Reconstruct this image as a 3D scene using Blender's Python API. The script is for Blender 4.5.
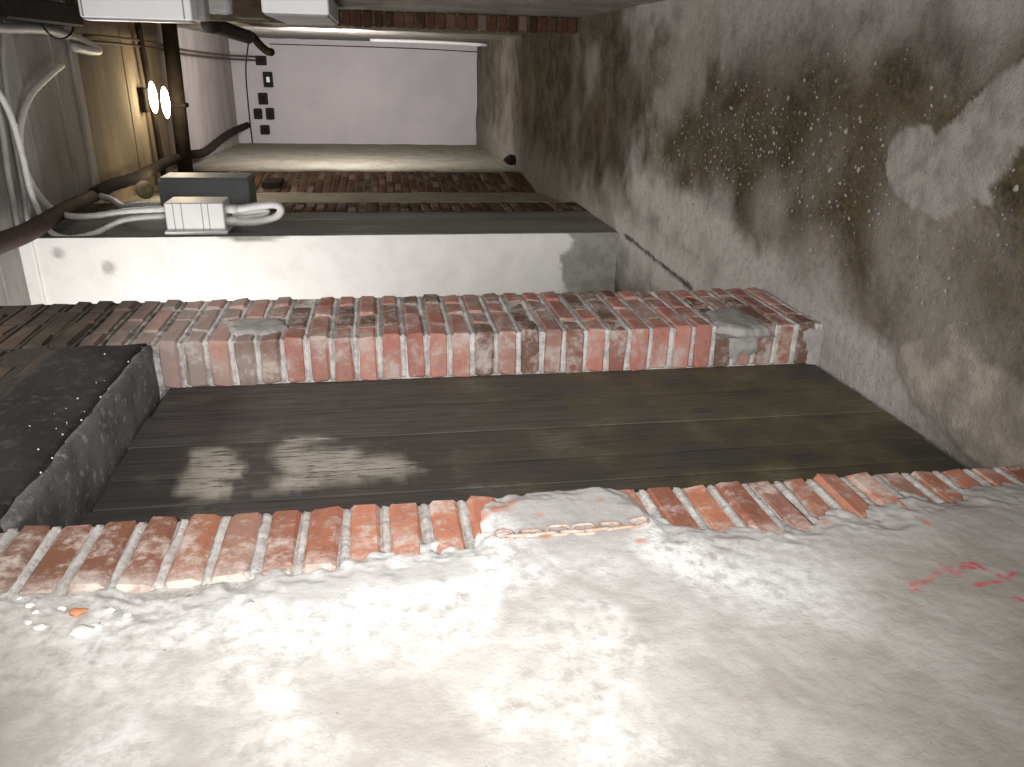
import bpy, bmesh, math, random
import numpy as np
from mathutils import Vector, Matrix
random.seed(7); np.random.seed(7)
for o in list(bpy.data.objects): bpy.data.objects.remove(o)
COL = bpy.context.scene.collection

# ------------------------------------------------------------------ camera
CZ = 1.45; F = 776.25
CR = Vector((0.92399, 0.38035, -0.03962)); CU = Vector((-0.02351, 0.15993, 0.98685)); CF = Vector((-0.38168, 0.91091, -0.15672))
cam_d = bpy.data.cameras.new('camera'); cam = bpy.data.objects.new('camera', cam_d); COL.objects.link(cam)
# the photographer held the camera on its side: picture right = down, picture top = corridor right
mx = Matrix.Identity(4); r_, u_, b_ = -CU, CR, -CF
for i in range(3): mx[i][0] = r_[i]; mx[i][1] = u_[i]; mx[i][2] = b_[i]
mx[2][3] = CZ
cam.matrix_world = mx
cam_d.sensor_width = 36; cam_d.sensor_fit = 'HORIZONTAL'; cam_d.lens = F / 1024 * 36; cam_d.clip_start = .02
bpy.context.scene.camera = cam
# ------------------------------------------------------------------ world + exposure
sc = bpy.context.scene
sc.view_settings.view_transform = 'Standard'; sc.view_settings.look = 'None'; sc.view_settings.gamma = 1
sc.view_settings.use_curve_mapping = False; sc.view_settings.exposure = 0.55
w = bpy.data.worlds.new('cellar'); sc.world = w; w.use_nodes = True
w.node_tree.nodes['Background'].inputs[0].default_value = (.6, .6, .62, 1); w.node_tree.nodes['Background'].inputs[1].default_value = .05
# ------------------------------------------------------------------ lights
def lamp(name, kind, loc, power, color, size=.05, rot=(0, 0, 0), sy=None):
    l = bpy.data.lights.new(name, kind); l.energy = power; l.color = color
    if kind == 'AREA':
        l.size = size
        if sy: l.shape = 'RECTANGLE'; l.size_y = sy
    else: l.shadow_soft_size = size
    o = bpy.data.objects.new(name, l); COL.objects.link(o); o.location = loc; o.rotation_euler = rot; return o
fl_ = lamp('camera_flash', 'SPOT', (.0, .03, 1.49), 92, (1, .985, .97), .03)
fl_.data.spot_size = math.radians(100); fl_.data.spot_blend = 1
fl_.rotation_euler = Vector((-.30, .94, -.12)).to_track_quat('-Z', 'Y').to_euler()
lamp('fill_near', 'AREA', (-.15, 1.9, 3.34), 17, (1, .97, .94), .3, (0, 0, 0), 1.6)  # unseen overhead fill, added to lift the near wall and floor
lamp('fill_passage', 'AREA', (-1.9, 3.35, 2.6), 20, (1, .98, .95), .5, (math.radians(82), 0, math.radians(-22)), .9)  # added fill hidden behind the pier, brightens the white passage wall
lamp('fill_middle', 'AREA', (-.35, 6.2, 3.3), 13, (1, .97, .95), .25, (0, math.radians(-12), 0), 1.6)  # added downward fill for the mid corridor, no fixture there
lamp('fill_behind_camera', 'AREA', (.0, -1.2, .7), 30, (1, .98, .97), .5, (math.radians(128), 0, 0))  # added fill out of view behind the camera, lifts the ceiling
lamp('fill_far', 'AREA', (-.05, 8.3, 1.9), 58, (1, .955, .96), .5, (math.radians(88), 0, math.radians(5)), .4)  # added fill hanging in mid-air, aimed at the far wall

# ------------------------------------------------------------------ helpers
def at(x, y, ax, v):
    d = CF + CR * (-(y - 383.5) / F) - CU * ((x - 512) / F)
    o = Vector((0, 0, CZ)); return o + d * ((v - o[ax]) / d[ax])
_T = np.random.rand(64, 64, 64)
def vn(p):
    i = np.floor(p).astype(int); f = p - i; f = f * f * (3 - 2 * f); r = 0
    for dx in (0, 1):
        for dy in (0, 1):
            for dz in (0, 1):
                wt = np.where(dx, f[..., 0], 1 - f[..., 0]) * np.where(dy, f[..., 1], 1 - f[..., 1]) * np.where(dz, f[..., 2], 1 - f[..., 2])
                r = r + wt * _T[(i[..., 0] + dx) % 64, (i[..., 1] + dy) % 64, (i[..., 2] + dz) % 64]
    return r
def fbm(p, s, octs=4, off=0.0):
    r = 0; a = 1; t = 0; q = np.asarray(p, float) * s + off + 100
    for k in range(octs): r = r + a * vn(q); t += a; a *= .55; q = q * 2.03 + 7.1
    return r / t
def sst(x, a, b):
    t = np.clip((x - a) / (b - a), 0, 1); return t * t * (3 - 2 * t)
def seg_d(P, a, b):
    a = np.array(a); b = np.array(b); d = b - a; t = np.clip(((P - a) @ d) / (d @ d + 1e-12), 0, 1)
    return np.linalg.norm(P - a - t[..., None] * d, axis=-1)
def poly_sd(P, poly):          # signed distance, negative inside
    poly = np.array(poly); n = len(poly); dm = np.full(P.shape[:-1], 1e9); ins = np.zeros(P.shape[:-1], bool)
    for i in range(n):
        a, b = poly[i], poly[(i + 1) % n]; dm = np.minimum(dm, seg_d(P, a, b))
        c = ((a[1] > P[..., 1]) != (b[1] > P[..., 1])) & (P[..., 0] < (b[0] - a[0]) * (P[..., 1] - a[1]) / (b[1] - a[1] + 1e-12) + a[0])
        ins ^= c
    return np.where(ins, -dm, dm)
def link(name, me, mat=None, parent=None, loc=None):
    o = bpy.data.objects.new(name, me); COL.objects.link(o)
    if mat and not me.materials: me.materials.append(mat)
    if parent: o.parent = parent
    if loc is not None: o.location = loc
    return o
def from_bm(name, bm, mat=None, parent=None, loc=None, smooth=False):
    me = bpy.data.meshes.new(name); bm.normal_update(); bm.to_mesh(me); bm.free()
    if smooth: me.shade_smooth()
    return link(name, me, mat, parent, loc)
def tag(o, label=None, cat=None, group=None, kind=None):
    for k, v in (('label', label), ('category', cat), ('group', group), ('kind', kind)):
        if v: o[k] = v
    return o
def empty(name, loc=(0, 0, 0)):
    o = bpy.data.objects.new(name, None); COL.objects.link(o); o.location = loc; o.empty_display_size = .05; return o
def grid(name, A, B, pos, attrs, mat, parent=None, flip=False):
    """A,B 1-D arrays; pos(A2,B2)->(n,m,3); attrs dict name->(n,m)."""
    a, b = np.meshgrid(A, B, indexing='ij'); P = pos(a, b); n, m = a.shape
    idx = np.arange(n * m).reshape(n, m)
    q = np.stack([idx[:-1, :-1], idx[1:, :-1], idx[1:, 1:], idx[:-1, 1:]], -1).reshape(-1, 4)
    if flip: q = q[:, ::-1]
    me = bpy.data.meshes.new(name); me.vertices.add(n * m); me.vertices.foreach_set('co', P.reshape(-1).astype(np.float32))
    me.loops.add(q.size); me.loops.foreach_set('vertex_index', q.reshape(-1).astype(np.int32))
    me.polygons.add(len(q)); me.polygons.foreach_set('loop_start', (np.arange(len(q)) * 4).astype(np.int32))
    me.update(calc_edges=True); me.shade_smooth()
    for k, v in attrs(a, b).items():
        at_ = me.attributes.new(k, 'FLOAT', 'POINT'); at_.data.foreach_set('value', v.reshape(-1).astype(np.float32))
    return link(name, me, mat, parent)
def box(bm, x0, x1, y0, y1, z0, z1, bev=0, segs=1):
    r = bmesh.ops.create_cube(bm, size=1)['verts']
    bmesh.ops.scale(bm, vec=(x1 - x0, y1 - y0, z1 - z0), verts=r)
    bmesh.ops.translate(bm, vec=((x0 + x1) / 2, (y0 + y1) / 2, (z0 + z1) / 2), verts=r)
    if bev:
        e = {e for v in r for e in v.link_edges}
        bmesh.ops.bevel(bm, geom=list(e), offset=bev, segments=segs, affect='EDGES')
def boxo(name, b, mat, parent=None, bev=.004, loc=None):
    bm = bmesh.new(); box(bm, *b, bev=bev); return from_bm(name, bm, mat, parent, loc)
def rough_box(bm, b, cell, amp, sc_=9, seed=0):
    """box with subdivided, noise-displaced faces (shared noise so the edges stay closed)"""
    x0, x1, y0, y1, z0, z1 = b; L = np.array([x1 - x0, y1 - y0, z1 - z0]); n = np.maximum(1, np.round(L / cell)).astype(int)
    cen = np.array([(x0 + x1) / 2, (y0 + y1) / 2, (z0 + z1) / 2]); cache = {}
    def V(i, j, k):
        if (i, j, k) in cache: return cache[i, j, k]
        p = np.array([x0 + L[0] * i / n[0], y0 + L[1] * j / n[1], z0 + L[2] * k / n[2]])
        d = np.array([int(t == m_) - int(t == 0) for t, m_ in zip((i, j, k), n)], float)
        ed = np.abs(d).sum()
        h = (fbm(p, sc_, 3, seed) - .5) * 2 * amp + (fbm(p, sc_ * 5, 2, seed) - .5) * amp * .7
        p = p + d * (h - (ed > 1) * amp * .9)
        cache[i, j, k] = bm.verts.new(p); return cache[i, j, k]
    for ax in range(3):
        u, v = [t for t in range(3) if t != ax]
        for side in (0, n[ax]):
            for i in range(n[u]):
                for j in range(n[v]):
                    def ix(a, b_):
                        t = [0, 0, 0]; t[ax] = side; t[u] = a; t[v] = b_; return V(*t)
                    q = [ix(i, j), ix(i + 1, j), ix(i + 1, j + 1), ix(i, j + 1)]
                    if (side == 0) == (ax != 1): q.reverse()
                    bm.faces.new(q)
def tube(bm, pts, r, segs=10, sub=6, closed=False, rib=0, smooth=True):
    P = [Vector(p) for p in pts]
    if smooth and len(P) > 2:
        Q = []
        n = len(P); rng = range(n if closed else n - 1)
        for i in rng:
            p0 = P[(i - 1) % n] if closed or i > 0 else P[0] * 2 - P[1]; p1 = P[i]; p2 = P[(i + 1) % n]
            p3 = P[(i + 2) % n] if closed or i + 2 < n else P[-1] * 2 - P[-2]
            for k in range(sub):
                t = k / sub
                Q.append(.5 * ((2 * p1) + (p2 - p0) * t + (2 * p0 - 5 * p1 + 4 * p2 - p3) * t * t + (3 * p1 - p0 - 3 * p2 + p3) * t ** 3))
        if not closed: Q.append(P[-1])
        P = Q
    rings = []; n = len(P); nrm = None
    for i, p in enumerate(P):
        a = P[(i + 1) % n] if closed or i < n - 1 else p; b = P[i - 1] if closed or i > 0 else p
        d = (a - b).normalized()
        if nrm is None: nrm = d.orthogonal().normalized()
        nrm = (nrm - d * nrm.dot(d)).normalized(); bi = d.cross(nrm)
        rr = (r[i * len(r) // n] if isinstance(r, (list, tuple)) else r) * (1 + (rib if i % 2 else -rib))
        rings.append([bm.verts.new(p + (nrm * math.cos(t) + bi * math.sin(t)) * rr) for t in [2 * math.pi * k / segs for k in range(segs)]])
    for i in range(n if closed else n - 1):
        A, B = rings[i], rings[(i + 1) % n]
        for k in range(segs): bm.faces.new((A[k], A[(k + 1) % segs], B[(k + 1) % segs], B[k]))
    if not closed: bm.faces.new(rings[0][::-1]); bm.faces.new(rings[-1])
def tubeo(name, pts, r, mat, parent=None, **k):
    bm = bmesh.new(); tube(bm, pts, r, **k); return from_bm(name, bm, mat, parent, smooth=True)

# ------------------------------------------------------------------ materials
class Mt:
    def __init__(s, name, rough=.85, spec=.3, metal=0):
        s.m = bpy.data.materials.new(name); s.m.use_nodes = True; s.t = s.m.node_tree; s.b = s.t.nodes['Principled BSDF']
        s.b.inputs['Roughness'].default_value = rough; s.b.inputs['Specular IOR Level'].default_value = spec; s.b.inputs['Metallic'].default_value = metal
        s.g = s.n('ShaderNodeNewGeometry'); s.pos = s.g.outputs['Position']
    def n(s, k): return s.t.nodes.new(k)
    def set(s, i, v):
        if isinstance(v, bpy.types.NodeSocket): s.t.links.new(v, i)
        elif isinstance(v, (tuple, list)) and len(v) == 3 and i.type == 'RGBA': i.default_value = (*v, 1)
        else: i.default_value = v
    def noise(s, sc_, det=5, ro=.6, vec=None, stretch=None, dist=0):
        v = vec or s.pos
        if stretch:
            mp = s.n('ShaderNodeMapping'); s.set(mp.inputs[0], v); mp.inputs['Scale'].default_value = stretch; v = mp.outputs[0]
        q = s.n('ShaderNodeTexNoise'); s.set(q.inputs['Vector'], v); q.inputs['Scale'].default_value = sc_; q.inputs['Detail'].default_value = det
        q.inputs['Roughness'].default_value = ro; q.inputs['Distortion'].default_value = dist; return q.outputs['Fac']
    def ramp(s, f, a, b, lo=0, hi=1):
        q = s.n('ShaderNodeMapRange'); q.interpolation_type = 'SMOOTHSTEP'; s.set(q.inputs[0], f)
        for i, v in zip((1, 2, 3, 4), (a, b, lo, hi)): q.inputs[i].default_value = v
        return q.outputs[0]
    def ma(s, op, a, b=0):
        q = s.n('ShaderNodeMath'); q.operation = op; s.set(q.inputs[0], a); s.set(q.inputs[1], b); return q.outputs[0]
    def mix(s, f, a, b):
        q = s.n('ShaderNodeMix'); q.data_type = 'RGBA'; s.set(q.inputs[0], f); s.set(q.inputs[6], a); s.set(q.inputs[7], b); return q.outputs[2]
    def attr(s, name):
        q = s.n('ShaderNodeAttribute'); q.attribute_name = name; return q.outputs['Fac']
    def rnd(s): return s.n('ShaderNodeObjectInfo').outputs['Random']
    def xyz(s):
        q = s.n('ShaderNodeSeparateXYZ'); s.set(q.inputs[0], s.pos); return q.outputs
    def out(s, col, bump=None, bs=.3, bd=.004):
        s.set(s.b.inputs['Base Color'], col)
        if bump is not None:
            q = s.n('ShaderNodeBump'); q.inputs['Strength'].default_value = bs; q.inputs['Distance'].default_value = bd
            s.set(q.inputs['Height'], bump); s.set(s.b.inputs['Normal'], q.outputs[0])
        return s.m
def plain(name, c, c2=None, sc_=12, rough=.6, metal=0, spec=.4):
    M = Mt(name, rough, spec, metal); n = M.noise(sc_); return M.out(M.mix(M.ramp(n, .35, .7), c, c2 or tuple(x * .7 for x in c)), M.noise(sc_ * 8), .15, .002)

def brick_mat(name, red1, red2, limec, dirt=(.05, .045, .035), lime=.5, soot=True, wash=False):
    M = Mt(name, .9, .2); r = M.rnd()
    base = M.mix(M.ramp(r, .15, .85), red1, red2)
    n1 = M.noise(9, 6, .65); n2 = M.noise(45, 5, .7); n3 = M.noise(4, 4, .6)
    base = M.mix(M.ramp(n2, .35, .75, 0, .55), base, tuple(x * .45 for x in red2))
    base = M.mix(M.ramp(M.ma('FRACT', M.ma('MULTIPLY', r, 7.3)), .55, .95, 0, .5), base, (.30, .22, .19))
    base = M.mix(M.ramp(M.ma('FRACT', M.ma('MULTIPLY', r, 23.7)), .62, .85, 0, .85), base, (.13, .085, .06) if soot else base)
    if soot:
        z = M.xyz()[2]
        s = M.ramp(M.ma('ADD', z, M.ma('MULTIPLY', n1, .8)), 2.2, 2.75)
        base = M.mix(M.ma('MULTIPLY', s, .96), base, M.mix(M.ramp(n3, .42, .6), (.014, .012, .009), (.042, .032, .016)))
    l = M.ramp(M.ma('ADD', M.ma('MULTIPLY', n1, .6), M.ma('MULTIPLY', n2, .4)), .57 - .16 * lime, .74 - .16 * lime, 0, .8)
    if soot: l = M.ma('MAXIMUM', l, M.ramp(M.ma('ADD', M.xyz()[2], M.ma('MULTIPLY', n1, .9)), 2.0, 2.5, 0, .5))
    if soot: l = M.ma('MULTIPLY', l, M.ramp(M.xyz()[2], 2.0, 2.4, 1, .08))
    if wash: base = M.mix(M.ramp(M.ma('ADD', M.xyz()[2], M.ma('MULTIPLY', n1, .4)), 1.7, 2.2, 0, .65), base, (.16, .08, .045))
    if wash: l = M.ma('MAXIMUM', l, M.ramp(M.ma('ADD', M.xyz()[1], M.ma('MULTIPLY', M.ma('ADD', n1, n2), .13)), 1.28, 1.20, 0, .9))
    base = M.mix(l, base, limec)
    return M.out(base, M.ma('ADD', n1, M.ma('MULTIPLY', n2, .6)), .6, .006)
M_brick_near = brick_mat('brick_near', (.50, .205, .125), (.31, .12, .08), (.66, .58, .52), lime=.62, soot=False, wash=True)
M_brick = brick_mat('brick_pier', (.56, .25, .20), (.36, .15, .115), (.56, .49, .45), lime=.75)
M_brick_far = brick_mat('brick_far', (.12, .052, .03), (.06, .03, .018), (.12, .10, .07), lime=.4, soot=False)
def mortar(name, c, c2, soot=True):
    M = Mt(name, .95, .1); n = M.noise(25, 6, .7); col = M.mix(M.ramp(n, .35, .65), c, c2)
    if soot: col = M.mix(M.ramp(M.ma('ADD', M.xyz()[2], M.ma('MULTIPLY', n, .5)), 2.2, 2.6, 0, .97), col, (.034, .029, .022))
    return M.out(col, M.noise(60, 6, .7), .8, .01)
M_mortar = mortar('mortar', (.76, .73, .70), (.46, .43, .41))
M_mortar_near = mortar('mortar_near', (.66, .64, .61), (.45, .42, .39), False)
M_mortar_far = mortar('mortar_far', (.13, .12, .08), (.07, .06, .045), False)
# near plaster
M = Mt('lime_plaster', .92, .2); n = M.noise(7, 7, .62, dist=.6); n2 = M.noise(38, 6, .7); n3 = M.noise(150, 3, .6)
c = M.mix(M.ramp(n, .38, .66), (.50, .485, .465), (.39, .37, .35))
c = M.mix(M.ramp(n2, .55, .72, 0, .35), c, (.36, .33, .30))
c = M.mix(M.ma('MULTIPLY', M.attr('salt_bright'), M.ramp(n2, .3, .62)), c, (.80, .795, .785))
c = M.mix(M.ma('MULTIPLY', M.attr('cement'), .75), c, M.mix(M.ramp(n2, .4, .6), (.44, .42, .405), (.31, .30, .29)))
c = M.mix(M.ma('MULTIPLY', M.attr('dull'), M.ramp(n, .3, .62, .3, .9)), c, (.36, .33, .285))
c = M.mix(M.ramp(M.noise(55, 3, .5), .74, .78, 0, .6), c, (.20, .18, .16))
c = M.mix(M.ma('MULTIPLY', M.attr('paint'), M.ramp(n2, .38, .55, .25, .9)), c, (.66, .09, .12))
c = M.mix(M.ma('MULTIPLY', M.attr('redspot'), M.ramp(n2, .3, .5)), c, (.60, .24, .15))
M_plaster = M.out(c, M.ma('ADD', n2, M.ma('MULTIPLY', n3, .5)), .35, .005)
# floor
M = Mt('earth_floor', .93, .2); n = M.noise(5, 7, .68, dist=.4); n2 = M.noise(30, 7, .72); n3 = M.noise(120, 4, .7)
c = M.mix(M.ramp(n, .38, .62), (.125, .106, .082), (.050, .042, .028))
c = M.mix(M.ma('MULTIPLY', M.attr('olive'), M.ramp(n2, .35, .65)), c, (.085, .078, .032))
c = M.mix(M.ma('MULTIPLY', M.attr('rust'), M.ramp(n2, .4, .65)), c, (.13, .085, .04))
c = M.mix(M.ramp(M.noise(60, 6, .75), .48, .72, 0, .6), c, (.20, .18, .155))
c = M.mix(M.ramp(M.noise(22, 6, .75), .52, .7, 0, .7), c, (.035, .03, .022))
c = M.mix(M.ma('MULTIPLY', M.attr('dust'), M.ramp(n2, .2, .6, .55, 1)), c, (.52, .485, .46))
c = M.mix(M.ma('MULTIPLY', M.attr('patch'), .95), c, M.mix(M.ramp(M.noise(14, 7, .7), .38, .64), (.44, .41, .385), (.29, .27, .25)))
c = M.mix(M.ma('MULTIPLY', M.attr('screed'), .9), c, M.mix(M.ramp(M.noise(10, 7, .7), .36, .62), (.50, .44, .385), (.30, .27, .24)))
c = M.mix(M.attr('crack'), c, (.03, .028, .02))
M_floor = M.out(c, M.ma('ADD', n2, M.ma('MULTIPLY', n3, .7)), .8, .012)
# passage whitewash
M = Mt('whitewash', .9, .2); n = M.noise(9, 6, .65); n2 = M.noise(40, 6, .7)
c = M.mix(M.ramp(n, .4, .75), (.80, .785, .76), (.73, .71, .68))
c = M.mix(M.attr('bare'), c, M.mix(M.ramp(n, .4, .6), (.36, .35, .32), (.27, .26, .24)))
M_white = M.out(c, n2, .3, .005)
M_far = (lambda M: M.out(M.mix(M.ramp(M.noise(1.6, 6, .6), .35, .7), (.47, .44, .445), (.41, .385, .39)), M.noise(30), .25, .005))(Mt('far_whitewash', .9, .2))
def plaster2(name, a, b_, c3, s=4, st=None):
    M = Mt(name, .93, .2); c = M.mix(M.ramp(M.noise(s, 7, .65, stretch=st), .35, .65), a, b_)
    c = M.mix(M.ramp(M.noise(s * 4, 6, .7, stretch=st), .5, .72, 0, .8), c, c3); return M.out(c, M.noise(40, 6, .7), .5, .008)
M_rwall = plaster2('wall_grey_plaster', (.30, .28, .255), (.20, .185, .165), (.13, .12, .10))
M_lfar = plaster2('wall_greenish_plaster', (.27, .255, .20), (.20, .19, .145), (.13, .12, .09))
M_ldark = plaster2('wall_dark_plaster', (.26, .25, .24), (.14, .13, .125), (.42, .41, .40), 3, (1, 1, .12))
M_ceil_g = plaster2('ceiling_grey', (.33, .31, .295), (.25, .235, .22), (.20, .185, .17), 3, (.3, 1, 1))
M_ceil_g2 = plaster2('ceiling_grey_pale', (.40, .375, .355), (.33, .31, .29), (.26, .24, .23), 3, (.3, 1, 1))
M_ceil_b = plaster2('ceiling_brown_board', (.20, .165, .12), (.14, .115, .085), (.12, .125, .065), 3, (.25, 1, 1))
M_ceil_p = plaster2('ceiling_pinkish_board', (.34, .30, .28), (.27, .235, .215), (.22, .19, .17), 3, (.25, 1, 1))
M_lintel = plaster2('lintel_tarred', (.030, .026, .025), (.018, .016, .016), (.075, .066, .060), 7)
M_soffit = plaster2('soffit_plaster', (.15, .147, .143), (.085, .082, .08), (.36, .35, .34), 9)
# door wood
M = Mt('old_dark_wood', .75, .3); g = M.noise(3, 8, .7, stretch=(26, 26, 1.6)); g2 = M.noise(14, 7, .7, stretch=(10, 10, 1.2)); nn = M.noise(4.5, 6, .65)
c = M.mix(M.ramp(g, .35, .65), (.060, .054, .051), (.110, .098, .090))
c = M.mix(M.ma('MULTIPLY', M.ramp(M.rnd(), 0, 1), .4), c, (.045, .04, .036))
c = M.mix(M.ma('MULTIPLY', M.attr('green'), M.ramp(nn, .35, .65)), c, (.125, .108, .052))
c = M.mix(M.ma('MULTIPLY', M.ramp(nn, .52, .72, 0, .7), M.ramp(g2, .4, .6)), c, (.21, .195, .17))
c = M.mix(M.ma('MULTIPLY', M.attr('worn'), M.ramp(M.ma('ADD', M.ma('MULTIPLY', g2, .7), M.ma('MULTIPLY', nn, .3)), .40, .52)), c, (.46, .42, .36))
c = M.mix(M.ramp(g, .66, .72, 0, .6), c, (.013, .011, .01))
M_wood = M.out(c, M.ma('ADD', g, M.ma('MULTIPLY', g2, .5)), .5, .006)
M_boxw = plain('white_plastic', (.72, .71, .70), (.66, .65, .64), 5, .45)
M_boxg = plain('grey_steel_cabinet', (.15, .16, .165), (.12, .13, .135), 5, .5)
M_panel = plain('white_enamel', (.90, .90, .91), (.86, .86, .87), 4, .35)
M_panels = plain('grey_and_shaded_enamel', (.28, .28, .29), (.22, .22, .23), 4, .4)
M_flex = plain('pale_grey_conduit', (.38, .375, .36), (.32, .31, .30), 12, .5)
M_flexw = plain('white_flexible_conduit', (.70, .69, .675), (.60, .59, .575), 20, .5)
M_rust = plain('rusty_pipe', (.055, .030, .023), (.032, .019, .015), 25, .75)
M_dark = plain('dark_pipe', (.014, .011, .010), (.024, .019, .014), 10, .9, 0, .08)
M_black = plain('black_metal', (.016, .014, .013), (.025, .02, .018), 10, .8, 0, .15)
M_chain = plain('rusty_chain', (.42, .27, .20), (.58, .50, .45), 60, .7, .1)
M_gold = plain('yellow_foam', (.28, .22, .11), (.14, .11, .06), 30, .8)
M_salt = plain('salt_flake', (.85, .84, .82), (.75, .73, .7), 50, .8)
M_chip = plain('brick_chip', (.62, .27, .13), (.5, .2, .1), 50, .8)
M_stone = plain('pale_grit', (.36, .34, .31), (.24, .22, .19), 60, .9)
M_cem2 = 0
M_cem = plain('smeared_cement', (.40, .385, .365), (.27, .26, .25), 22, .95)
M_woodb = plain('brown_timber', (.07, .045, .025), (.04, .028, .018), 20, .8)
Mb = Mt('lamp_glow'); Mb.b.inputs['Emission Color'].default_value = (1, .86, .62, 1); Mb.b.inputs['Emission Strength'].default_value = 14; M_glow = Mb.out((1, .95, .85))

# ------------------------------------------------------------------ dimensions
XF = -.777; XD = -.92; YN = 1.2965; YF = 2.265; YP = 2.715; YW = 4.64; YE = 12.12; ZC = 3.43; ZS = 2.126; ZT = 2.385; XR = .31; PITCH = .0722

# ------------------------------------------------------------------ floor
def ppx(pts, ax, v, keep):
    return [[at(x, y, ax, v)[k] for k in keep] for x, y in pts]
patch = ppx([(885, 165), (887, 150), (897, 135), (908, 127), (922, 126), (930, 124), (937, 135), (948, 125), (957, 118), (968, 104), (986, 88), (1000, 72), (1018, 60), (1060, 30), (1075, 110), (1024, 150), (1010, 170), (1000, 181), (990, 186), (994, 206), (985, 207), (978, 200), (964, 207), (950, 219), (937, 220), (924, 212), (912, 207), (900, 200), (889, 188)], 2, 0, (0, 1))
screed = ppx([(893, 345), (912, 338), (935, 328), (950, 322), (968, 340), (990, 362), (1010, 375), (1060, 395), (1060, 500), (985, 470), (950, 440), (915, 405), (898, 375)], 2, 0, (0, 1))
def fl_attr(X, Y):
    P = np.stack([X, Y], -1); P3 = np.stack([X, Y, X * 0], -1)
    n = fbm(P3, 6, 5); nb = fbm(P3, 2.2, 4, 31); nf = fbm(P3, 28, 3, 11)
    pt = sst(-(poly_sd(P, patch) + (nf - .5) * .018), 0, .006)
    scd = sst(-(poly_sd(P, screed) + (nf - .5) * .03), 0, .02)
    dl = np.abs(X - (-.92 + .12 * sst(Y, 2.0, 2.35) - .16 * sst(Y, 2.7, 3.2)))
    # grey mortar dust heaped against the left wall foot, thinning out towards the middle
    dust = 1.0 * sst(-dl + (n - .5) * .35, -.40, .0) * sst(Y, 1.3, 1.9)
    dust = np.maximum(dust, sst(-seg_d(P, (-.80, 2.35), (-.62, 4.4)) + (n - .5) * .5, -.34, .05))
    dust = np.maximum(dust, .75 * sst(-seg_d(P, (.3, 1.2), (.28, 4.6)) + (n - .5) * .5, -.38, 0))
    dust = np.maximum(dust, sst(-seg_d(P, (-.84, 1.9), (-.74, 3.0)) + (n - .5) * .16, -.20, -.02) * 1.3)
    dust = np.maximum(dust, .55 * sst(nb, .5, .75))
    dust = dust * (1 - .6 * sst(-seg_d(P, (-.25, 2.2), (-.12, 3.0)) + (n - .5) * .3, -.35, 0))
    dust = dust * (1 - .75 * sst(Y, 5.0, 6.5))
    dust = np.maximum(dust, 1.2 * sst(-seg_d(P, (-.86, 1.95), (-.62, 3.6)) + (n - .5) * .22, -.20, .0))
    olive = sst(nb + .25 * sst(-seg_d(P, (-.3, 1.8), (-.3, 4.0)), -.4, 0), .42, .7)
    rust = sst(fbm(P3, 3, 4, 57) + .25 * sst(-np.hypot(X + .3, Y - 2.05), -.6, 0), .52, .75)
    ck = sst(-(seg_d(P, (-.945, 4.5), (-.975, 3.4)) + (nf - .5) * .03), -.022, -.004) * .9
    dust = np.clip(dust, 0, 1)
    return {'patch': pt, 'screed': scd, 'dust': dust, 'olive': olive, 'rust': rust, 'crack': ck}
def fl_pos(X, Y):
    P = np.stack([X, Y], -1); P3 = np.stack([X, Y, X * 0], -1); a = fl_attr(X, Y)
    Z = (fbm(P3, 5, 4, 3) - .5) * .02 + (fbm(P3, 40, 3, 5) - .5) * .006 + a['patch'] * .006 + a['screed'] * .008
    Z = Z + .03 * sst(-X, .6, .8) * sst(Y, 1.9, 2.4) * (X > -.95) * .5 - .012 * a['crack']
    Z = np.where((X < -.95) & (Y > YP), .004 + (fbm(P3, 5, 3) - .5) * .012, Z)
    return np.stack([X, Y, Z], -1)
floor = grid('floor', np.arange(-1.2, .5, .011), np.concatenate([np.arange(-2.2, 1.2, .06), np.arange(1.2, 5, .011), np.arange(5, 12.6, .05)]), fl_pos, fl_attr, M_floor)
tag(floor, kind='structure')
pf = grid('passage_floor', np.arange(-3.0, -1.18, .04), np.arange(2.6, 4.8, .04), fl_pos, fl_attr, M_floor, floor)

# pale grit lying on the floor: one scatter of stuff
bm = bmesh.new()
def grit(x, y, s):
    v = bmesh.ops.create_icosphere(bm, subdivisions=1, radius=s)['verts']
    for q in v: q.co = Vector((q.co.x * random.uniform(.7, 1.4), q.co.y * random.uniform(.7, 1.4), q.co.z * .55)) * random.uniform(.8, 1.15) + Vector((x, y, s * .2 + .003))
for i in range(1100):
    x = random.gauss(-.28, .17); y = random.uniform(1.6, 4.2) if i % 3 else random.gauss(3.1, .5)
    if -.75 < x < .28: grit(x, y, random.choice([.0012, .002, .002, .003, .003, .004, .006]))
for px, py in ((847, 131), (831, 170), (775, 132), (1018, 188), (772, 203), (812, 250), (790, 98), (860, 170)): p = at(px, py, 2, 0); grit(p.x, p.y, .009)
g = from_bm('grit', bm, M_stone); tag(g, 'pale grit and small stones scattered over the dark floor', 'grit', kind='stuff')

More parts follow.
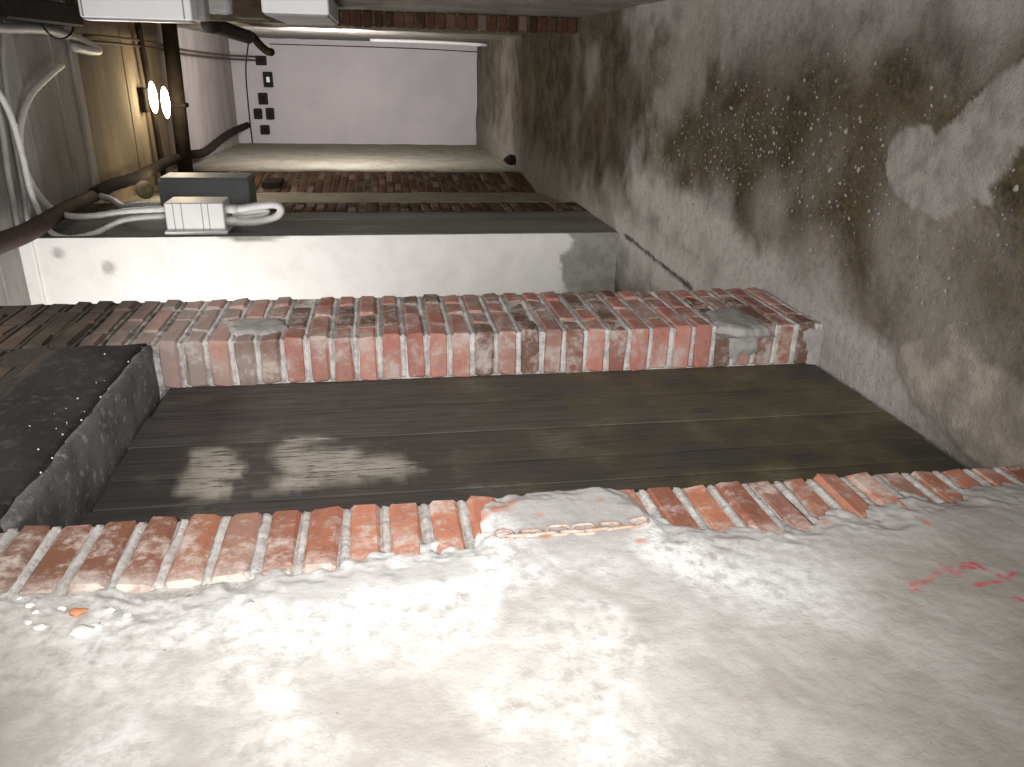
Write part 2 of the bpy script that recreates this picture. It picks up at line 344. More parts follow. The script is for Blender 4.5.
# ------------------------------------------------------------------ near left wall
def nw_edge(Y, Z):                       # how far plaster covers: positive = plaster present
    P3 = np.stack([Y * 0, Y, Z], -1); n = (fbm(P3, 11, 4, 2) - .5) * .13 + (fbm(P3, 45, 3, 9) - .5) * .05
    e = np.interp(Z, [.2, .45, .62, .7, .9, .97, 1.0, 1.05, 1.28, 1.31, 1.5, 1.9, 2.05], [1.18, 1.16, 1.12, 1.10, 1.11, 1.15, 1.22, 1.29, 1.27, 1.14, 1.08, 1.05, 1.05])
    return e + n - Y
marks = [[(908, 590), (925, 586), (935, 578), (950, 572)], [(940, 570), (955, 580), (962, 570), (972, 573)], [(960, 568), (975, 568), (984, 575)], [(975, 590), (985, 588), (998, 587)], [(998, 580), (1006, 583), (1013, 578)], [(1016, 603), (1024, 606)], [(912, 596), (918, 594)]]
marks = [ppx(m, 0, XF, (1, 2)) for m in marks]
def nw_attr(Y, Z):
    P = np.stack([Y, Z], -1); P3 = np.stack([Y * 0, Y, Z], -1)
    d = np.full(Y.shape, 9.)
    for m in marks:
        for a, b in zip(m[:-1], m[1:]): d = np.minimum(d, seg_d(P, a, b))
    paint = sst(-d - (fbm(P3, 60, 2) - .5) * .008, -.0065, -.002)
    e = nw_edge(Y, Z)
    salt_bright = sst(-np.abs(e - .10) + (fbm(P3, 9, 4, 20) - .5) * .25, -.20, .0) * sst(Z, .5, 1.0) * 1.2  # efflorescence, strengthened along the plaster edge to paint in the wall's brightest band
    salt_bright = np.maximum(salt_bright, .9 * sst(fbm(P3, 5, 4, 44), .45, .62) * sst(Z, .7, 1.2))
    cem = sst(-np.hypot((Y - 1.26) * .75, (Z - 1.13)) + (fbm(P3, 10, 3) - .5) * .06, -.17, -.10)
    cem = np.maximum(cem, .8 * sst(-seg_d(P, (1.06, 1.35), (1.03, 1.6)) + (fbm(P3, 14, 3, 8) - .5) * .05, -.045, -.005))
    rs = np.zeros(Y.shape)
    for px, py, rr in ((478, 520, .02), (500, 512, .022), (540, 519, .011), (512, 505, .012), (448, 545, .016), (545, 540, .010), (600, 505, .010), (825, 523, .014), (925, 528, .012), (640, 545, .012)):
        c_ = at(px, py, 0, XF); rs = np.maximum(rs, sst(-np.hypot(Y - c_.y, Z - c_.z) + (fbm(P3, 40, 3, 3) - .5) * .02, -rr * 1.3, -rr * .4) * .8)
    dull = sst(-np.hypot(Y - .72, (Z - .45) * .6) + (fbm(P3, 6, 4, 12) - .5) * .5, -.42, -.02)  # duller plaster low down, high up and towards the near end
    dull = np.maximum(dull, .55 * sst(-Y + (fbm(P3, 4, 4, 70) - .5) * .35, -.98, -.78))
    dull = np.maximum(dull, .8 * sst(-np.hypot(Y - .75, (Z - 2.05) * .8) + (fbm(P3, 6, 4, 12) - .5) * .4, -.42, -.05))
    return {'paint': paint, 'salt_bright': salt_bright, 'cement': cem, 'dull': dull, 'redspot': rs}
def nw_pos(Y, Z):
    P3 = np.stack([Y * 0, Y, Z], -1); e = nw_edge(Y, Z)
    t = np.where(e > 0, .004 + .006 * sst(e, 0, .05), .004 - .022 * sst(-e, 0, .07))
    t = t + (fbm(P3, 12, 4, 6) - .5) * .006 * sst(e, -.01, .03) + (fbm(P3, 70, 2, 6) - .5) * .0014
    t = np.where(Y > YN - .004, t - .02, t)
    return np.stack([XF + t, np.minimum(Y, YN - .002), Z], -1)
wl = grid('wall_left', np.concatenate([np.arange(-2.2, .45, .05), np.arange(.45, 1.3, .0045)]), np.concatenate([np.arange(-.02, .15, .03), np.arange(.15, 2.126, .0045)]), nw_pos, nw_attr, M_plaster)
tag(wl, kind='structure')
boxo('wall_core', (-1.2, XF - .012, -2.2, YN - .003, 0, 3.5), M_mortar_near, wl, 0)
boxo('upper_plaster', (XF - .02, XF + .006, -2.2, YN - .1, ZS, 3.5), M_plaster, wl, 0)

# ------------------------------------------------------------------ bricks
def brick_mesh(lx, ly, lz, seed, bev=.0095, jit=.0038):
    rs = random.Random(seed); bm = bmesh.new(); box(bm, -lx / 2, lx / 2, -ly / 2, ly / 2, -lz / 2, lz / 2, bev)
    for v in bm.verts: v.co += Vector((rs.uniform(-1, 1), rs.uniform(-1, 1), rs.uniform(-1, 1))) * jit
    me = bpy.data.meshes.new('brick'); bm.to_mesh(me); bm.free(); return me
_bc = {}
def brick(parent, x0, x1, y0, y1, z0, z1, mat, jit=.003, tilt=.012, rz=0):
    L = (round(x1 - x0, 3), round(y1 - y0, 3), round(z1 - z0, 3)); k = L + (random.randint(0, 5), mat.name)
    if k not in _bc: _bc[k] = brick_mesh(*L, hash(k[:4]) % 999); _bc[k].materials.append(mat)
    j = lambda a: random.uniform(-a, a)
    o = link('brick', _bc[k], None, parent, ((x0 + x1) / 2 + j(jit), (y0 + y1) / 2 + j(jit), (z0 + z1) / 2 + j(.0015)))
    o.rotation_euler = (j(tilt), j(tilt), j(tilt) + rz); return o
ncol = boxo('brick_jamb', (XF - .22, XF - .007, YN - .25, YN - .012, 0, ZS), M_mortar_near, wl, 0)
nC = int(ZS / PITCH)
for i in range(nC):
    z = .028 + i * PITCH; L = random.choice([.205, .215, .21]); W = .105
    brick(ncol, XF - W, XF, YN - L, YN, z, z + .058, M_brick_near, .004)
# mortar proud between the jamb bricks
bm = bmesh.new()
for i in range(nC + 1):
    z = .020 + i * PITCH; rough_box(bm, (XF - .06, XF - .001, YN - .21, YN - .004, z - .0095, z + .0105), .010, .0032, 30, i)
from_bm('pointing', bm, M_mortar_near, ncol, smooth=True)

# pier between doorway and side passage
pier = boxo('brick_pier', (-1.35, XF - .006, YF + .007, YP - .006, 0, 3.5), M_mortar, wl, 0)
npz = int(3.45 / PITCH)
for i in range(npz):
    z = .035 + i * PITCH; z1 = z + .060
    if z1 > 3.5: break
    lay = [(.215, .11, .105), (.105, .22, .105)][i % 2] if i % 5 else (.105, .105, .22)
    y = YF
    for k, l in enumerate(lay):
        jx = random.uniform(-.002, .002)
        brick(pier, (XD - .004 if k == 0 else XF - .11), XF + jx, y, y + l, z, z1, M_brick, .003)
        y += l + .0095
bm = bmesh.new()
for i in range(46):
    z = .029 + i * PITCH
    rough_box(bm, (XD, XF - .0005, YF + .0005, YP - .02, z - .0085, z + .0095), .012 if i < 30 else .03, .0032, 25, i)
from_bm('pointing', bm, M_mortar, pier, smooth=True)
def smear(name, parent, ax, v, px, mat, th=.006, seed=0):
    """lumpy cement smear with an irregular outline on plane ax=v"""
    keep = [k for k in range(3) if k != ax]; poly = np.array(ppx(px, ax, v, keep)); lo = poly.min(0) - .01; hi = poly.max(0) + .01
    def pos(a, b):
        P = np.stack([a, b], -1); P3 = np.stack([a, b, a * 0 + seed], -1); sd = poly_sd(P, poly) + (fbm(P3, 35, 3, seed) - .5) * .03
        h = np.where(sd < 0, th * sst(-sd, 0, .02) + .001, -.02 * sst(sd, 0, .008)) + (fbm(P3, 50, 3) - .5) * .004
        q = [None] * 3; q[keep[0]] = a; q[keep[1]] = b; q[ax] = v + (h if ax == 0 else -h); return np.stack(q, -1)
    return grid(name, np.arange(lo[0], hi[0], .006), np.arange(lo[1], hi[1], .006), pos, lambda a, b: {}, mat, parent)
smear('cement_smear', pier, 0, XF, [(705, 312), (735, 306), (755, 318), (768, 328), (745, 331), (715, 325)], M_cem)
smear('cement_smear', pier, 1, YF, [(728, 331), (758, 331), (756, 352), (742, 356), (735, 366), (727, 350)], M_cem)
smear('cement_smear', pier, 0, XF, [(225, 322), (280, 318), (290, 328), (270, 334), (230, 335)], M_cem, .008, 3)
smear('cement_smear', pier, 1, YF, [(800, 329), (836, 328), (836, 372), (808, 372)], M_cem, .006, 5)

# wall above the lintel
bs = bmesh.new()
ab = boxo('brick_spandrel', (-1.1, XF - .006, YN - .11, YF + .012, ZT - .01, 3.5), M_mortar, wl, 0)
i = 0
while ZT + .008 + i * PITCH + .06 < 3.5:
    z = .035 + (int((ZT - .02) / PITCH) + i) * PITCH + .012; y = YF - .01; l = [.22, .11][i % 2]
    while y > YN + .02:
        brick(ab, XF - .105, XF + random.uniform(-.007, -.003), y - l, y, z, z + .058, M_brick, .003); y -= l + .011; l = .22
    if z > ZT + .05 and z < 3.3: rough_box(bs, (XF - .05, XF - .002, YN - .1, YF + .003, z - .0150, z + .004), .03, .004, 20, i)
    i += 1
from_bm('pointing', bs, M_mortar, ab, smooth=True)

# ------------------------------------------------------------------ lintel
lint = empty('door_lintel', (XF, (YN + YF) / 2, ZS)); tag(lint, 'thick blackened lintel beam over the plank door, with flaking grey soffit', 'lintel')
def kid(o, p): o.parent = p; o.matrix_parent_inverse = p.matrix_world.inverted() if False else Matrix.Translation(-p.location); return o
bm = bmesh.new(); rough_box(bm, (-1.0, XF + .004, YN - .09, YF - .002, ZS + .008, ZT), .022, .006, 8, 4); kid(from_bm('beam', bm, M_lintel, smooth=True), lint)
bm = bmesh.new(); rough_box(bm, (-.99, XF + .001, YN + .004, YF - .004, ZS - .006, ZS + .03), .02, .0045, 12, 9); kid(from_bm('soffit', bm, M_soffit, smooth=True), lint)
bm = bmesh.new()
for k in range(26):
    t = random.random(); y = 1.35 + t * .88; a = random.random() ** 2 * .12
    s = random.choice([.001, .0014, .0022]); v = bmesh.ops.create_icosphere(bm, subdivisions=1, radius=s)['verts']
    for q in v: q.co = q.co + Vector((XF + .006, y, ZS + .01 + a))
fl = kid(from_bm('salt_speck', bm, M_salt), lint); fl['kind'] = 'stuff'

# ------------------------------------------------------------------ plank door
door = empty('door_1', (XD, (YN + YF) / 2, 0)); tag(door, kind='structure')
worn = [ppx(p, 0, XD, (1, 2)) for p in ([(186, 455), (212, 450), (236, 452), (238, 470), (232, 496), (210, 499), (182, 492), (190, 475)], [(270, 450), (300, 440), (345, 446), (372, 452), (418, 462), (420, 476), (380, 482), (330, 486), (262, 490), (280, 470)])]
def plank(y0, y1, dx, z0, z1, seed):
    def attrs(a, b):
        Y = y0 + (y1 - y0) * a; P = np.stack([Y, b], -1); P3 = np.stack([Y * 3, b, Y * 0], -1); n = (fbm(P3, 12, 4, 5) - .5) * .12
        wn = np.maximum(sst(-(poly_sd(P, worn[0]) + n), -.01, .02), sst(-(poly_sd(P, worn[1]) + n), -.02, .03) * .9)
        return {'worn': wn, 'green': sst(-b + (fbm(P3, 3, 3) - .5) * .8, -1.7, -.3)}
    me_a = np.array([0, .0001, .02, .2, .5, .8, .98, .9999, 1])
    def pos(a, b):
        Y = y0 + (y1 - y0) * a; e = np.minimum(a, 1 - a)
        X = XD + dx - .028 * (e < 1e-6) - .0006 * (e < .001) + (fbm(np.stack([Y * 8, b, Y * 0 + seed], -1), 3, 3) - .5) * .003
        return np.stack([X, Y, b], -1)
    o = grid('plank', me_a, np.arange(z0, z1, .012), pos, attrs, M_wood); return kid(o, door)
ys = [YN - .03, 1.425, 1.575, 1.697, 1.872, 2.06, YF + .03]
for k in range(6): plank(ys[k] + .0004, ys[k + 1] - .0004, [.0, -.001, .0015, 0, .001, -.001][k], .012 + .004 * (k % 3), 2.108 - .003 * (k % 2), k)
kid(boxo('door_backing', (XD - .06, XD - .03, YN - .03, YF + .03, .01, 2.12), M_black, None, 0), door)

# ------------------------------------------------------------------ chain
ch = empty('chain', (XF, 1.16, 1.27)); tag(ch, 'short rusty iron chain half embedded in grey cement on the door jamb', 'chain')
cp = [(504, 535), (518, 535), (531, 533), (545, 533), (559, 530), (572, 531), (584, 529), (597, 529), (610, 526), (623, 527), (638, 522)]
for k, (x, y) in enumerate(cp):
    c_ = at(x, y, 0, XF + .013); x2, y2 = cp[min(k + 1, len(cp) - 1)]; x1, y1 = cp[max(k - 1, 0)]
    d = (at(x2, y2, 0, XF + .013) - at(x1, y1, 0, XF + .013)).normalized()
    side = d.cross(Vector((1, 0, 0))).normalized(); fl_ = (k % 2 == 0); a = random.uniform(-.3, .3)
    sv = (side * math.cos(a) + Vector((1, 0, 0)) * math.sin(a)) if fl_ else (Vector((1, 0, 0)) * .45 + side * .75).normalized()
    hl, hw = (.021, .0115) if k else (.017, .016)
    pts = [c_ + d * (hl - hw) * sx + (d * math.cos(t) * hw + sv * math.sin(t) * hw) for sx, ts in ((1, (-90, -45, 0, 45, 90)), (-1, (90, 135, 180, 225, 270))) for t in [math.radians(q) for q in ts]]
    bm = bmesh.new(); tube(bm, pts, .0032, 7, 2, True); kid(from_bm('link', bm, M_chain, smooth=True), ch)

# flakes at the top of the jamb plaster
def chunk(px, py, s, mat, name, flat=.4):
    p = at(px, py, 0, XF + .014); bm = bmesh.new(); v = bmesh.ops.create_icosphere(bm, subdivisions=2, radius=1)['verts']
    for q in v:
        n = float(fbm(np.array([q.co[:]]) + px, 2.6, 3)[0]); q.co = Vector((q.co.x * s * flat, q.co.y * s * .9, q.co.z * s * 1.1)) * (.15 + 1.7 * n)
    o = from_bm(name, bm, mat, None, p, True); kid_w(o)
    return o
def kid_w(o): o.parent = wl
chunk(78, 612, .011, M_chip, 'brick_chip')
for px, py, s in ((30, 605, .006), (40, 627, .008), (62, 608, .006), (80, 632, .015), (95, 626, .008), (28, 622, .005), (36, 612, .005), (110, 610, .007), (20, 598, .004), (240, 597, .008), (250, 604, .006), (118, 622, .004), (128, 615, .005)):
    chunk(px, py, s, M_salt, 'salt_crust', .35)

# ------------------------------------------------------------------ side passage
def ww_attr(X, Z):
    P3 = np.stack([X, Z * 0, Z], -1); P = np.stack([X, Z], -1); n = (fbm(P3, 9, 4, 3) - .5) * .22
    bare = sst(-Z + n + np.where(X > -1.6, 0, -.1), -.36, -.33)
    bare = np.maximum(bare, sst(-(np.hypot((X + .93) * 2.2, (Z - 2.2) * .55) + n * .35), -.13, -.11))
    bare = np.maximum(bare, .7 * sst(-(np.hypot(X + 1.13, Z - 3.0)) + n * .2, -.045, -.02)) 
    bare = np.maximum(bare, .7 * sst(-(np.hypot(X + 1.05, Z - 3.25)) + n * .2, -.04, -.02))
    return {'bare': bare}
wp = grid('wall_passage', np.arange(-3.0, -.944, .02), np.arange(0, 3.5, .02), lambda X, Z: np.stack([np.minimum(X, -.95), YW + (fbm(np.stack([X, Z, Z], -1), 5, 4) - .5) * .014, Z], -1), ww_attr, M_white)
tag(wp, kind='structure')
boxo('wall_core', (-3.0, -.955, YW + .01, YW + .14, 0, 3.5), M_ldark, wp, 0)
t1 = boxo('trim_1', (-3.0, -.955, YW - .03, YW + .01, 3.36, 3.44), M_white, None, .008); tag(t1, kind='structure')
ws = boxo('wall_passage_end', (-3.1, -3.0, 2.6, 4.8, -.05, 3.5), M_rwall, None, 0); tag(ws, kind='structure')
boxo('wall_return', (-3.0, -1.3, YP - .12, YP - .005, 0, 3.5), M_rwall, ws, 0)

# ------------------------------------------------------------------ left wall further down the corridor
def wall_seg(name, a, b, mat, parent, z1=3.5, th=.12):
    (x0, y0), (x1, y1) = a, b; d = Vector((x1 - x0, y1 - y0, 0)); n = Vector((-d.y, d.x, 0)).normalized(); L = d.length
    nx = max(2, int(L / .06))
    def pos(s, z):
        P3 = np.stack([s, z, s * 0 + y0], -1); h = (fbm(P3, 5, 4) - .5) * .02
        return np.stack([x0 + d.x * s / L - n.x * h, y0 + d.y * s / L - n.y * h, z], -1)
    o = grid(name, np.linspace(0, L, nx), np.linspace(-.02, z1, 60), pos, lambda a_, b_: {}, mat, parent)
    return o
lf = wall_seg('wall_left_far', (-.955, YW + .0), (-.962, 5.42), M_ldark, None); tag(lf, kind='structure')
def brick_strip(parent, a, b, n, mat, z1, jog=.0):
    (x0, y0), (x1, y1) = a, b; L = math.hypot(x1 - x0, y1 - y0); ang = math.atan2(y1 - y0, x1 - x0) - math.pi / 2; i = 0
    while i * PITCH + .06 < z1:
        off = 0 if i % 2 else .5
        for k in range(n + (i % 2)):
            l = L / n; t0 = max(0, (k - .5 * (i % 2)) * l); t1 = min(L, (k + 1 - .5 * (i % 2)) * l) - .01
            if t1 - t0 < .04: continue
            tm = (t0 + t1) / 2 / L; cx, cy = x0 + (x1 - x0) * tm, y0 + (y1 - y0) * tm
            brick(parent, cx - .055, cx + .005, cy - (t1 - t0) / 2, cy + (t1 - t0) / 2, .03 + i * PITCH, .09 + i * PITCH, mat, .003, .01, ang)
        i += 1
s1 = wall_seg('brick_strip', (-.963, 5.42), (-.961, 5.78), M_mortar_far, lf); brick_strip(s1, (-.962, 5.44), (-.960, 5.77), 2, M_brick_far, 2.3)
wall_seg('plaster_strip', (-1.0, 5.78), (-1.125, 7.32), M_lfar, lf)
wall_seg('plaster_return', (-.955, 5.78), (-1.0, 5.781), M_lfar, lf)
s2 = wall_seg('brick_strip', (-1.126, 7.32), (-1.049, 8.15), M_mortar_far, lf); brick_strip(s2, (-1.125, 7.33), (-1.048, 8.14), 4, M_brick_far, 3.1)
wall_seg('plaster_strip', (-1.045, 8.15), (-1.16, YE + .05), M_lfar, lf)
boxo('hollow_shade_block', (-1.16, -1.05, 7.45, 7.75, 2.35, 2.52), M_black, lf, .01)  # solid black block stands in for the shade inside a hole

# ------------------------------------------------------------------ right wall
wr = wall_seg('wall_right', (XR, 6.0), (XR, -2.2), M_rwall, None); tag(wr, kind='structure')
boxo('wall_core', (XR + .02, XR + .3, -2.2, 12.2, -.05, 3.5), M_rwall, wr, 0)
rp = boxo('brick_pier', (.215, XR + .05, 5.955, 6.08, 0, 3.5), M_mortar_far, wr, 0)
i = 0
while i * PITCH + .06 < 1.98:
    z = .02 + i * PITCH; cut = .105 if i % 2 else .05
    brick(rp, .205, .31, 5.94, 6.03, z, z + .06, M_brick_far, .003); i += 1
wall_seg('plaster_strip', (.236, YE + .05), (.275, 6.06), M_rwall, wr)
# ------------------------------------------------------------------ end and back walls
we = grid('wall_far', np.arange(-1.4, .5, .05), np.arange(-.02, 3.5, .05), lambda X, Z: np.stack([X, YE + (fbm(np.stack([X, Z, Z], -1), 3, 3) - .5) * .02, Z], -1), lambda a, b: {}, M_far); tag(we, kind='structure')
wb = boxo('wall_back', (-1.2, .6, -2.3, -2.2, -.05, 3.5), M_rwall, None, 0); tag(wb, kind='structure')
tubeo('wall_cable', [at(249, 40, 1, YE - .03), at(246, 70, 1, YE - .03), at(249, 110, 1, YE - .03), at(253, 146, 1, YE - .03)], .007, M_dark, we)
tubeo('wall_cable', [at(270, 44, 1, YE - .03), at(400, 48, 1, YE - .03), at(478, 52, 1, YE - .03)], .006, M_dark, we)
pc = tubeo('white_conduit', [at(370, 40, 1, 11.0), at(430, 42, 1, 11.0), at(487, 45, 1, 11.0)], .022, M_flexw); tag(pc, 'white vertical conduit in the far right corner of the corridor', 'conduit')

# ------------------------------------------------------------------ ceiling
ce = boxo('ceiling', (-3.1, .6, -2.3, YE + .2, ZC + .06, ZC + .2), M_ceil_g, None, 0); tag(ce, kind='structure')
sl = [(-2.2, -.6, 0, 0), (-.6, .9, 0, 1), (.9, 2.2, .01, 0), (2.2, 3.4, 0, 1), (3.4, 4.36, .012, 0), (4.36, 4.81, 0, 0), (4.815, 5.07, -.012, 1), (5.075, 5.6, 0, 0), (5.605, 5.90, -.006, 0), (6.03, 6.62, .03, 2), (6.625, 7.2, .035, 2), (7.205, 7.8, .03, 2), (7.805, 8.62, .034, 2), (8.625, 10.0, .0, 3), (10.005, YE, .004, 3)]
mats = [M_ceil_g, M_ceil_g2, M_ceil_b, M_ceil_p]
for y0, y1, dz, m in sl:
    boxo('ceiling_slab', (-3.0 if y0 < 4.6 else -1.25, .4, y0, y1, ZC + dz, ZC + dz + .08), mats[m], ce, .006)
boxo('ceiling_batten', (-1.2, .35, 5.9, 6.02, ZC - .02, ZC + .06), M_ceil_g2, ce, .012)

# ------------------------------------------------------------------ pipes
def cpt(x, y, z): return at(x, y, 2, z)
rz = 3.30
pr = empty('pipe', (-.92, 6, 3.3)); tag(pr, 'long crooked pipe along the left ceiling corner, rusty near the camera and dark lagged beyond', 'pipe')
kid(tubeo('rusty_pipe', [cpt(-60, 268, rz), cpt(-5, 245, rz), cpt(28, 232, rz), cpt(52, 217, rz), cpt(75, 205, rz), cpt(100, 192, rz)], [.052, .05, .05, .045, .045, .04], M_rust, segs=14), pr)
kid(tubeo('lagged_pipe', [cpt(92, 196, rz), cpt(110, 186, rz), cpt(135, 178, rz), cpt(155, 168, rz), cpt(172, 160, rz), cpt(190, 155, rz), cpt(205, 152, rz), cpt(218, 142, rz), cpt(232, 132, rz), cpt(250, 124, rz)], .043, M_dark, segs=14, rib=.05), pr)
p = tubeo('cross_pipe', [(.28, 7.98, 3.25), (-1.03, 7.88, 3.25)], .066, M_dark, segs=18); tag(p, 'thick dark pipe crossing the corridor under the ceiling', 'pipe')
boxo('pipe_collar', (-.45, -.41, 7.85, 8.0, 3.17, 3.33), M_dark, p, .01)
p = tubeo('thin_pipe', [(.28, 7.5, 3.39), (-.4, 7.6, 3.39), (-1.05, 7.6, 3.38)], .026, M_dark, segs=10); tag(p, 'thin brown pipe crossing the ceiling just before the thick one', 'pipe')
for k, dy in enumerate((0, 6)):
    p = tubeo('ceiling_pipe', [cpt(84, 35 + dy, 3.40), cpt(120, 38 + dy, 3.40), cpt(150, 42 + dy * .9, 3.40), cpt(185, 50 + dy * .7, 3.36), cpt(225, 55 + dy * .6, 3.30), at(260, 57 + dy * .6, 1, YE - .05)], .011, M_rust if k else M_woodb)
    tag(p, ['slim brown pipe under the ceiling, the one nearer the right wall', 'slim brown pipe under the ceiling, the one further from the right wall'][k], 'pipe', 'pair of slim ceiling pipes')
dt = empty('duct', (.2, 7.2, 2.6)); tag(dt, 'black duct high on the right wall behind the white cabinets, ending in an elbow', 'duct')
kid(tubeo('duct_body', [at(209, 24, 1, 6.35), at(230, 31, 1, 7.2), at(248, 37, 1, 8.0)], .058, M_black, segs=16), dt)
kid(tubeo('elbow', [at(245, 33, 1, 8.0), at(252, 36, 1, 8.1), at(260, 45, 1, 8.1), at(267, 51, 1, 8.1), at(271, 52, 1, 8.0)], .036, M_dark, segs=12), dt)
p = boxo('black_ceiling_box', (.15, .27, 4.72, 5.86, 3.29, 3.42), M_black, None, .01); tag(p, 'long black box under the ceiling along the right wall', 'cable tray')  # plain black box along the ceiling edge
p = tubeo('black_cable', [cpt(38, 12, 3.36), cpt(43, 26, 3.35), cpt(52, 36, 3.34), cpt(62, 39, 3.34), cpt(72, 32, 3.35), cpt(76, 14, 3.36)], .006, M_black); tag(p, 'thin black cable hanging in a loop from the black box', 'cable')

# ------------------------------------------------------------------ conduits
def cond(name, pts, r, mat, label):
    o = tubeo(name, pts, r, mat, segs=10, rib=.05); tag(o, label, 'conduit', 'pale plastic conduits'); return o
zc = 3.39; W = lambda x, y, d=4.60: at(x, y, 1, d)
cond('conduit', [cpt(-30, 27, zc), cpt(0, 28, zc), cpt(40, 29, zc), cpt(62, 34, zc), cpt(82, 41, zc), cpt(98, 50, zc), cpt(90, 51, zc - .02), cpt(72, 47, zc - .02)], .028, M_flex, 'thick pale conduit on the ceiling hooking back near the black box')
cond('conduit', [cpt(62, 65, zc), cpt(45, 80, zc), cpt(31, 95, zc), cpt(22, 118, zc), cpt(20, 145, zc), cpt(26, 172, zc), cpt(38, 194, zc), W(52, 209, 5.0), W(70, 216, 4.85), W(95, 216, 4.8), W(130, 211, 4.78), W(165, 209, 4.78)], .018, M_flexw, 'pale conduit sweeping in a wide arc over the ceiling to the white junction box')
cond('conduit', [cpt(-20, 70, zc - .05), cpt(0, 95, zc - .05), cpt(12, 120, zc - .05), cpt(22, 155, zc - .05), cpt(30, 190, zc - .05), W(42, 218, 4.75), W(52, 233, 4.7), W(70, 238, 4.68), W(95, 233, 4.7), W(125, 220, 4.75), W(165, 216, 4.78)], .016, M_flexw, 'pale conduit sagging along the top edge of the white wall into the junction box')
cond('conduit', [cpt(-10, 80, zc), cpt(2, 130, zc), cpt(8, 175, zc), cpt(18, 225, zc), cpt(22, 245, zc)], .015, M_flex, 'straight pale conduit on the ceiling at the left border of the photo')
cond('conduit', [cpt(4, 20, zc), cpt(3, 60, zc), cpt(9, 110, zc), cpt(20, 170, zc), cpt(28, 222, zc)], .013, M_flex, 'straight pale conduit on the ceiling beside the arc-shaped one')
cond('conduit', [W(100, 196, 5.3), W(112, 200, 5.2), W(124, 207, 5.0), W(140, 205, 4.9), W(160, 206, 4.85)], .02, M_flex, 'short pale conduit stub bending behind the junction box')
# junction box on the corridor wall just past the passage corner
jb = empty('junction_box', (-.95, 4.7, 2.5)); tag(jb, 'white plastic junction box at the top of the white passage wall', 'junction box')
def hz(x, y, d): return at(x, y, 1, d)
A = hz(161, 203, 4.68); B = hz(228, 232, 4.68); x0, x1 = -.952, A.x; z0, z1 = B.z, A.z
kid(boxo('body', (x0, x1, 4.68, 4.90, z0 + .012, z1 - .012), M_boxw, None, .006), jb)
kid(boxo('base_plate', (x0 - .001, x0 + .02, 4.66, 4.93, z0, z1), M_boxw, None, .004), jb)
for t in (.17, .30, .62, .72): 
    zz = z1 - (z1 - z0) * t; kid(boxo('rib', (x0 + .01, x1 + .001, 4.6775, 4.6815, zz - .0022, zz + .0022), M_panels, None, 0), jb)
for yy in (209, 221):
    c_ = hz(229, yy, 4.76); kid(tubeo('gland', [c_ + Vector((0, 0, .03)), c_ - Vector((0, 0, .05))], .026, M_flexw, segs=8), jb)
lp = [hz(231, 210, 4.76), hz(246, 208, 4.76), hz(262, 205.5, 4.76), hz(276, 205, 4.76), hz(281, 210, 4.76), hz(276, 217, 4.76), hz(260, 221.5, 4.76), hz(244, 222.5, 4.76), hz(230, 221, 4.76)]
lo = tubeo('conduit_loop', lp, .022, M_flexw, segs=12, rib=.06, sub=8); tag(lo, 'white flexible conduit looped in a hairpin under the junction box', 'conduit', 'pale plastic conduits')
lo = tubeo('conduit_loop', [hz(232, 214, 4.8), hz(246, 213, 4.8), hz(262, 210.5, 4.8), hz(268, 211.5, 4.8), hz(262, 215, 4.8), hz(246, 217.5, 4.8), hz(232, 218, 4.8)], .014, M_flexw, segs=10, rib=.05); tag(lo, 'small inner conduit loop inside the larger white hairpin loop', 'conduit', 'pale plastic conduits')
gb = empty('steel_cabinet', (-.95, 5.3, 2.5)); tag(gb, 'grey steel cabinet on the left wall behind the white junction box', 'cabinet')
A = hz(157, 180, 5.35); B = hz(252, 212, 5.35)
kid(boxo('body', (-.97, A.x, 5.35, 5.62, B.z, A.z), M_boxg, None, .008), gb)
kid(boxo('cabinet_door', (A.x - .004, A.x + .014, 5.36, 5.61, B.z + .01, A.z - .01), M_boxg, None, .005), gb)
bm = bmesh.new(); v = bmesh.ops.create_icosphere(bm, subdivisions=3, radius=.055)['verts']; c_ = hz(145, 190, 5.6)
for q in v: q.co = q.co * (1 + .5 * (float(fbm(np.array([q.co[:]]), 12, 2)[0]) - .5)) + c_
o = from_bm('foam_lump', bm, M_gold, smooth=True); tag(o, 'yellowish lump of foam between lagged pipe and grey cabinet', 'foam')

# ------------------------------------------------------------------ white cabinets on the right wall
def cab(d0, d1, xl, xr, yb, mat, label, lines=()):
    A = at(xl, yb, 1, d0); B = at(xr, yb, 1, d0); r = empty('wall_cabinet', (XR, (d0 + d1) / 2, B.z)); tag(r, label, 'cabinet')
    x0 = A.x
    kid(boxo('body', (x0, XR + .01, d0, d1, B.z, A.z), mat, None, .006), r)
    kid(boxo('cover', (x0 - .010, x0 + .004, d0 + .008, d1 - .008, B.z + .008, A.z - .008), M_panels, None, .004), r)  # grey plate paints in the shade on the cabinet's corridor side
    for t in lines: zz = A.z + (B.z - A.z) * t; kid(boxo('seam', (x0 + .004, XR, d0 - .003, d0 + .002, zz - .003, zz + .003), M_panels, None, 0), r)
    return r
c1 = cab(4.35, 4.50, 80, 192, 17, M_panel, 'long white cabinet high on the right wall at the top edge of the photo', (.03, .93))
cab(4.5, 4.62, 194, 206, 18, M_panels, 'narrow grey box just below the long white cabinet')
cab(4.5, 5.7, 262, 329, 12.5, M_panel, 'white cabinet with its side face painted shade-grey, lowest on the right wall')
bm = bmesh.new(); A = at(215, 8, 1, 4.8); rough_box(bm, (A.x - .03, XR, 4.75, 4.85, at(232, 8, 1, 4.8).z, at(206, 8, 1, 4.8).z), .03, .008, 10, 3)
o = from_bm('cable_bundle', bm, M_flex, smooth=True); tag(o, 'grey taped cable bundle between the cabinets on the right wall', 'cable bundle')
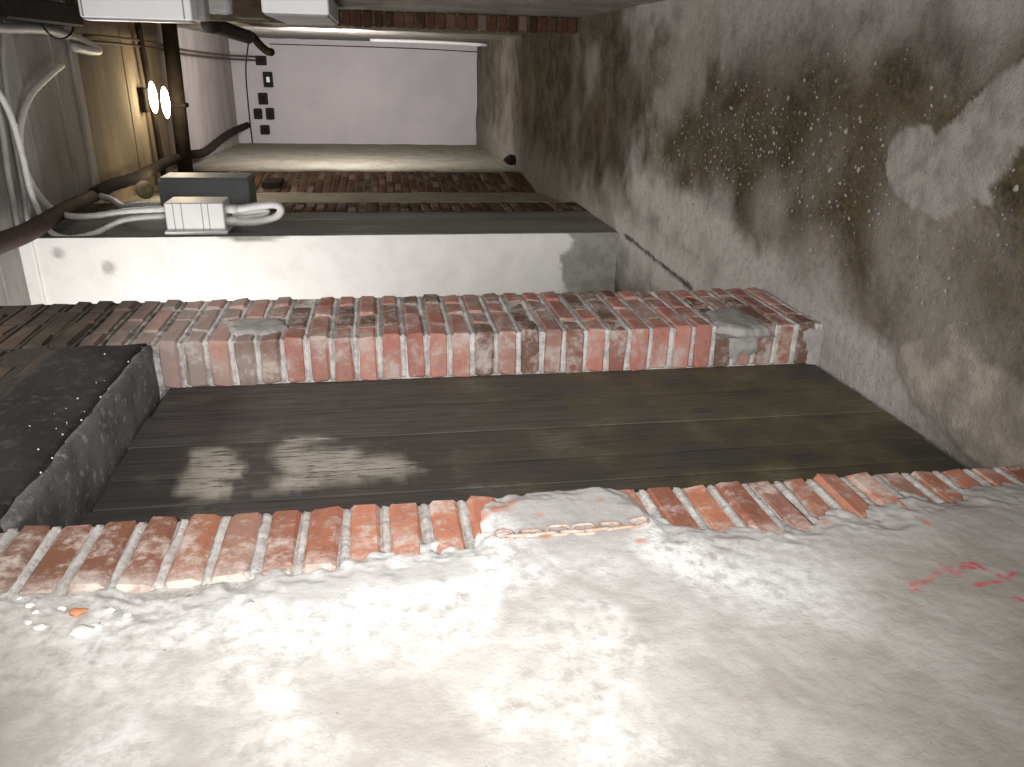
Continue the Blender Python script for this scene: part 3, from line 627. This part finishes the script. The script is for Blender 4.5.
A = at(236, 18, 1, 5.2); B = at(268, 22, 1, 5.2)
o = boxo('timber_block', (A.x, XR, 5.1, 5.4, B.z, A.z), M_woodb, None, .01); tag(o, 'brown timber block on the right wall beside the lowest white cabinet', 'timber block')

# ------------------------------------------------------------------ black fixings on the far wall
fx = [(261.5, 60.5, 9, 8, 'topmost dark fixing on the far wall, where the slim pipes end'), (268.5, 79.5, 8, 13, 'dark fixing with a white centre on the far wall'), (263.5, 98.5, 8, 10, 'dark square fixing in the middle of the row on the far wall'), (258.5, 113.5, 7, 9, 'dark fixing nearest the ceiling in the lower pair on the far wall'), (270.5, 113.5, 7, 10, 'dark fixing lower down in the pair on the far wall'), (265.5, 129.5, 8, 8, 'last dark fixing of the row, beside the lagged pipe end')]
for k, (x, y, ww, hh, lab) in enumerate(fx):
    c_ = at(x, y, 1, YE); s = 12.1 / F
    e = empty('wall_fixing', c_); tag(e, lab, 'fixing', 'dark fixings on the far wall')
    hx, hzv = hh * s / 2, ww * s / 2
    o = boxo('plate', (-hx, hx, -.05, .0, -hzv, hzv), M_black, e, .008)
    if k == 1: boxo('white_insert', (-hx * .35, hx * .35, -.062, -.045, -hzv * .35, hzv * .35), M_panel, e, .004)
    else: boxo('socket', (-hx * .4, hx * .4, -.06, -.045, -hzv * .4, hzv * .4), M_dark, e, .004)
bm = bmesh.new(); v = bmesh.ops.create_icosphere(bm, subdivisions=2, radius=.05)['verts']; c_ = at(516, 160, 2, 0)
for q in v: q.co = Vector((q.co.x * 1.2 * (1 - max(0, q.co.z) * 9), q.co.y, q.co.z * 1.6 + .06)) + c_
o = from_bm('dark_lump', bm, M_black, smooth=True); tag(o, 'small dark lump at the foot of the far left wall', 'lump')

# ------------------------------------------------------------------ ceiling lamp between the pipes
lc = cpt(156, 100, 3.33)
L = empty('ceiling_lamp', (lc.x, lc.y, ZC)); tag(L, 'lit ceiling lamp with its modelled reflection beside the thick cross pipe', 'lamp')
boxo('lamp_base', (-.10, .10, -.05, .05, -.03, .03), M_dark, L, .01)
for dx, dy in ((.02, .0), (-.02, -.095)):  # lower glowing shape stands for the lamp's reflection on the pipe
    bm = bmesh.new(); bmesh.ops.create_uvsphere(bm, u_segments=16, v_segments=10, radius=1); bmesh.ops.scale(bm, vec=(.13, .03, .034), verts=bm.verts)
    bmesh.ops.translate(bm, vec=(dx, .0, -.08 + dy), verts=bm.verts); from_bm('bulb_glow', bm, M_glow, L, smooth=True)
lamp('ceiling_lamp_light', 'POINT', (lc.x, lc.y, 3.20), 16, (1, .80, .52), .08)
c2 = cpt(166, 184, 3.15)
L2 = empty('wall_lamp', c2); tag(L2, 'small lit lamp in the left ceiling corner above the grey cabinet', 'lamp')
bm = bmesh.new(); bmesh.ops.create_uvsphere(bm, u_segments=14, v_segments=8, radius=.05); from_bm('bulb_glow', bm, M_glow, L2, smooth=True)
boxo('lamp_holder', (-.09, -.03, -.03, .03, -.03, .03), M_dark, L2, .006)
lamp('wall_lamp_light', 'POINT', (c2.x + .12, c2.y, c2.z - .05), 3, (1, .78, .48), .05)
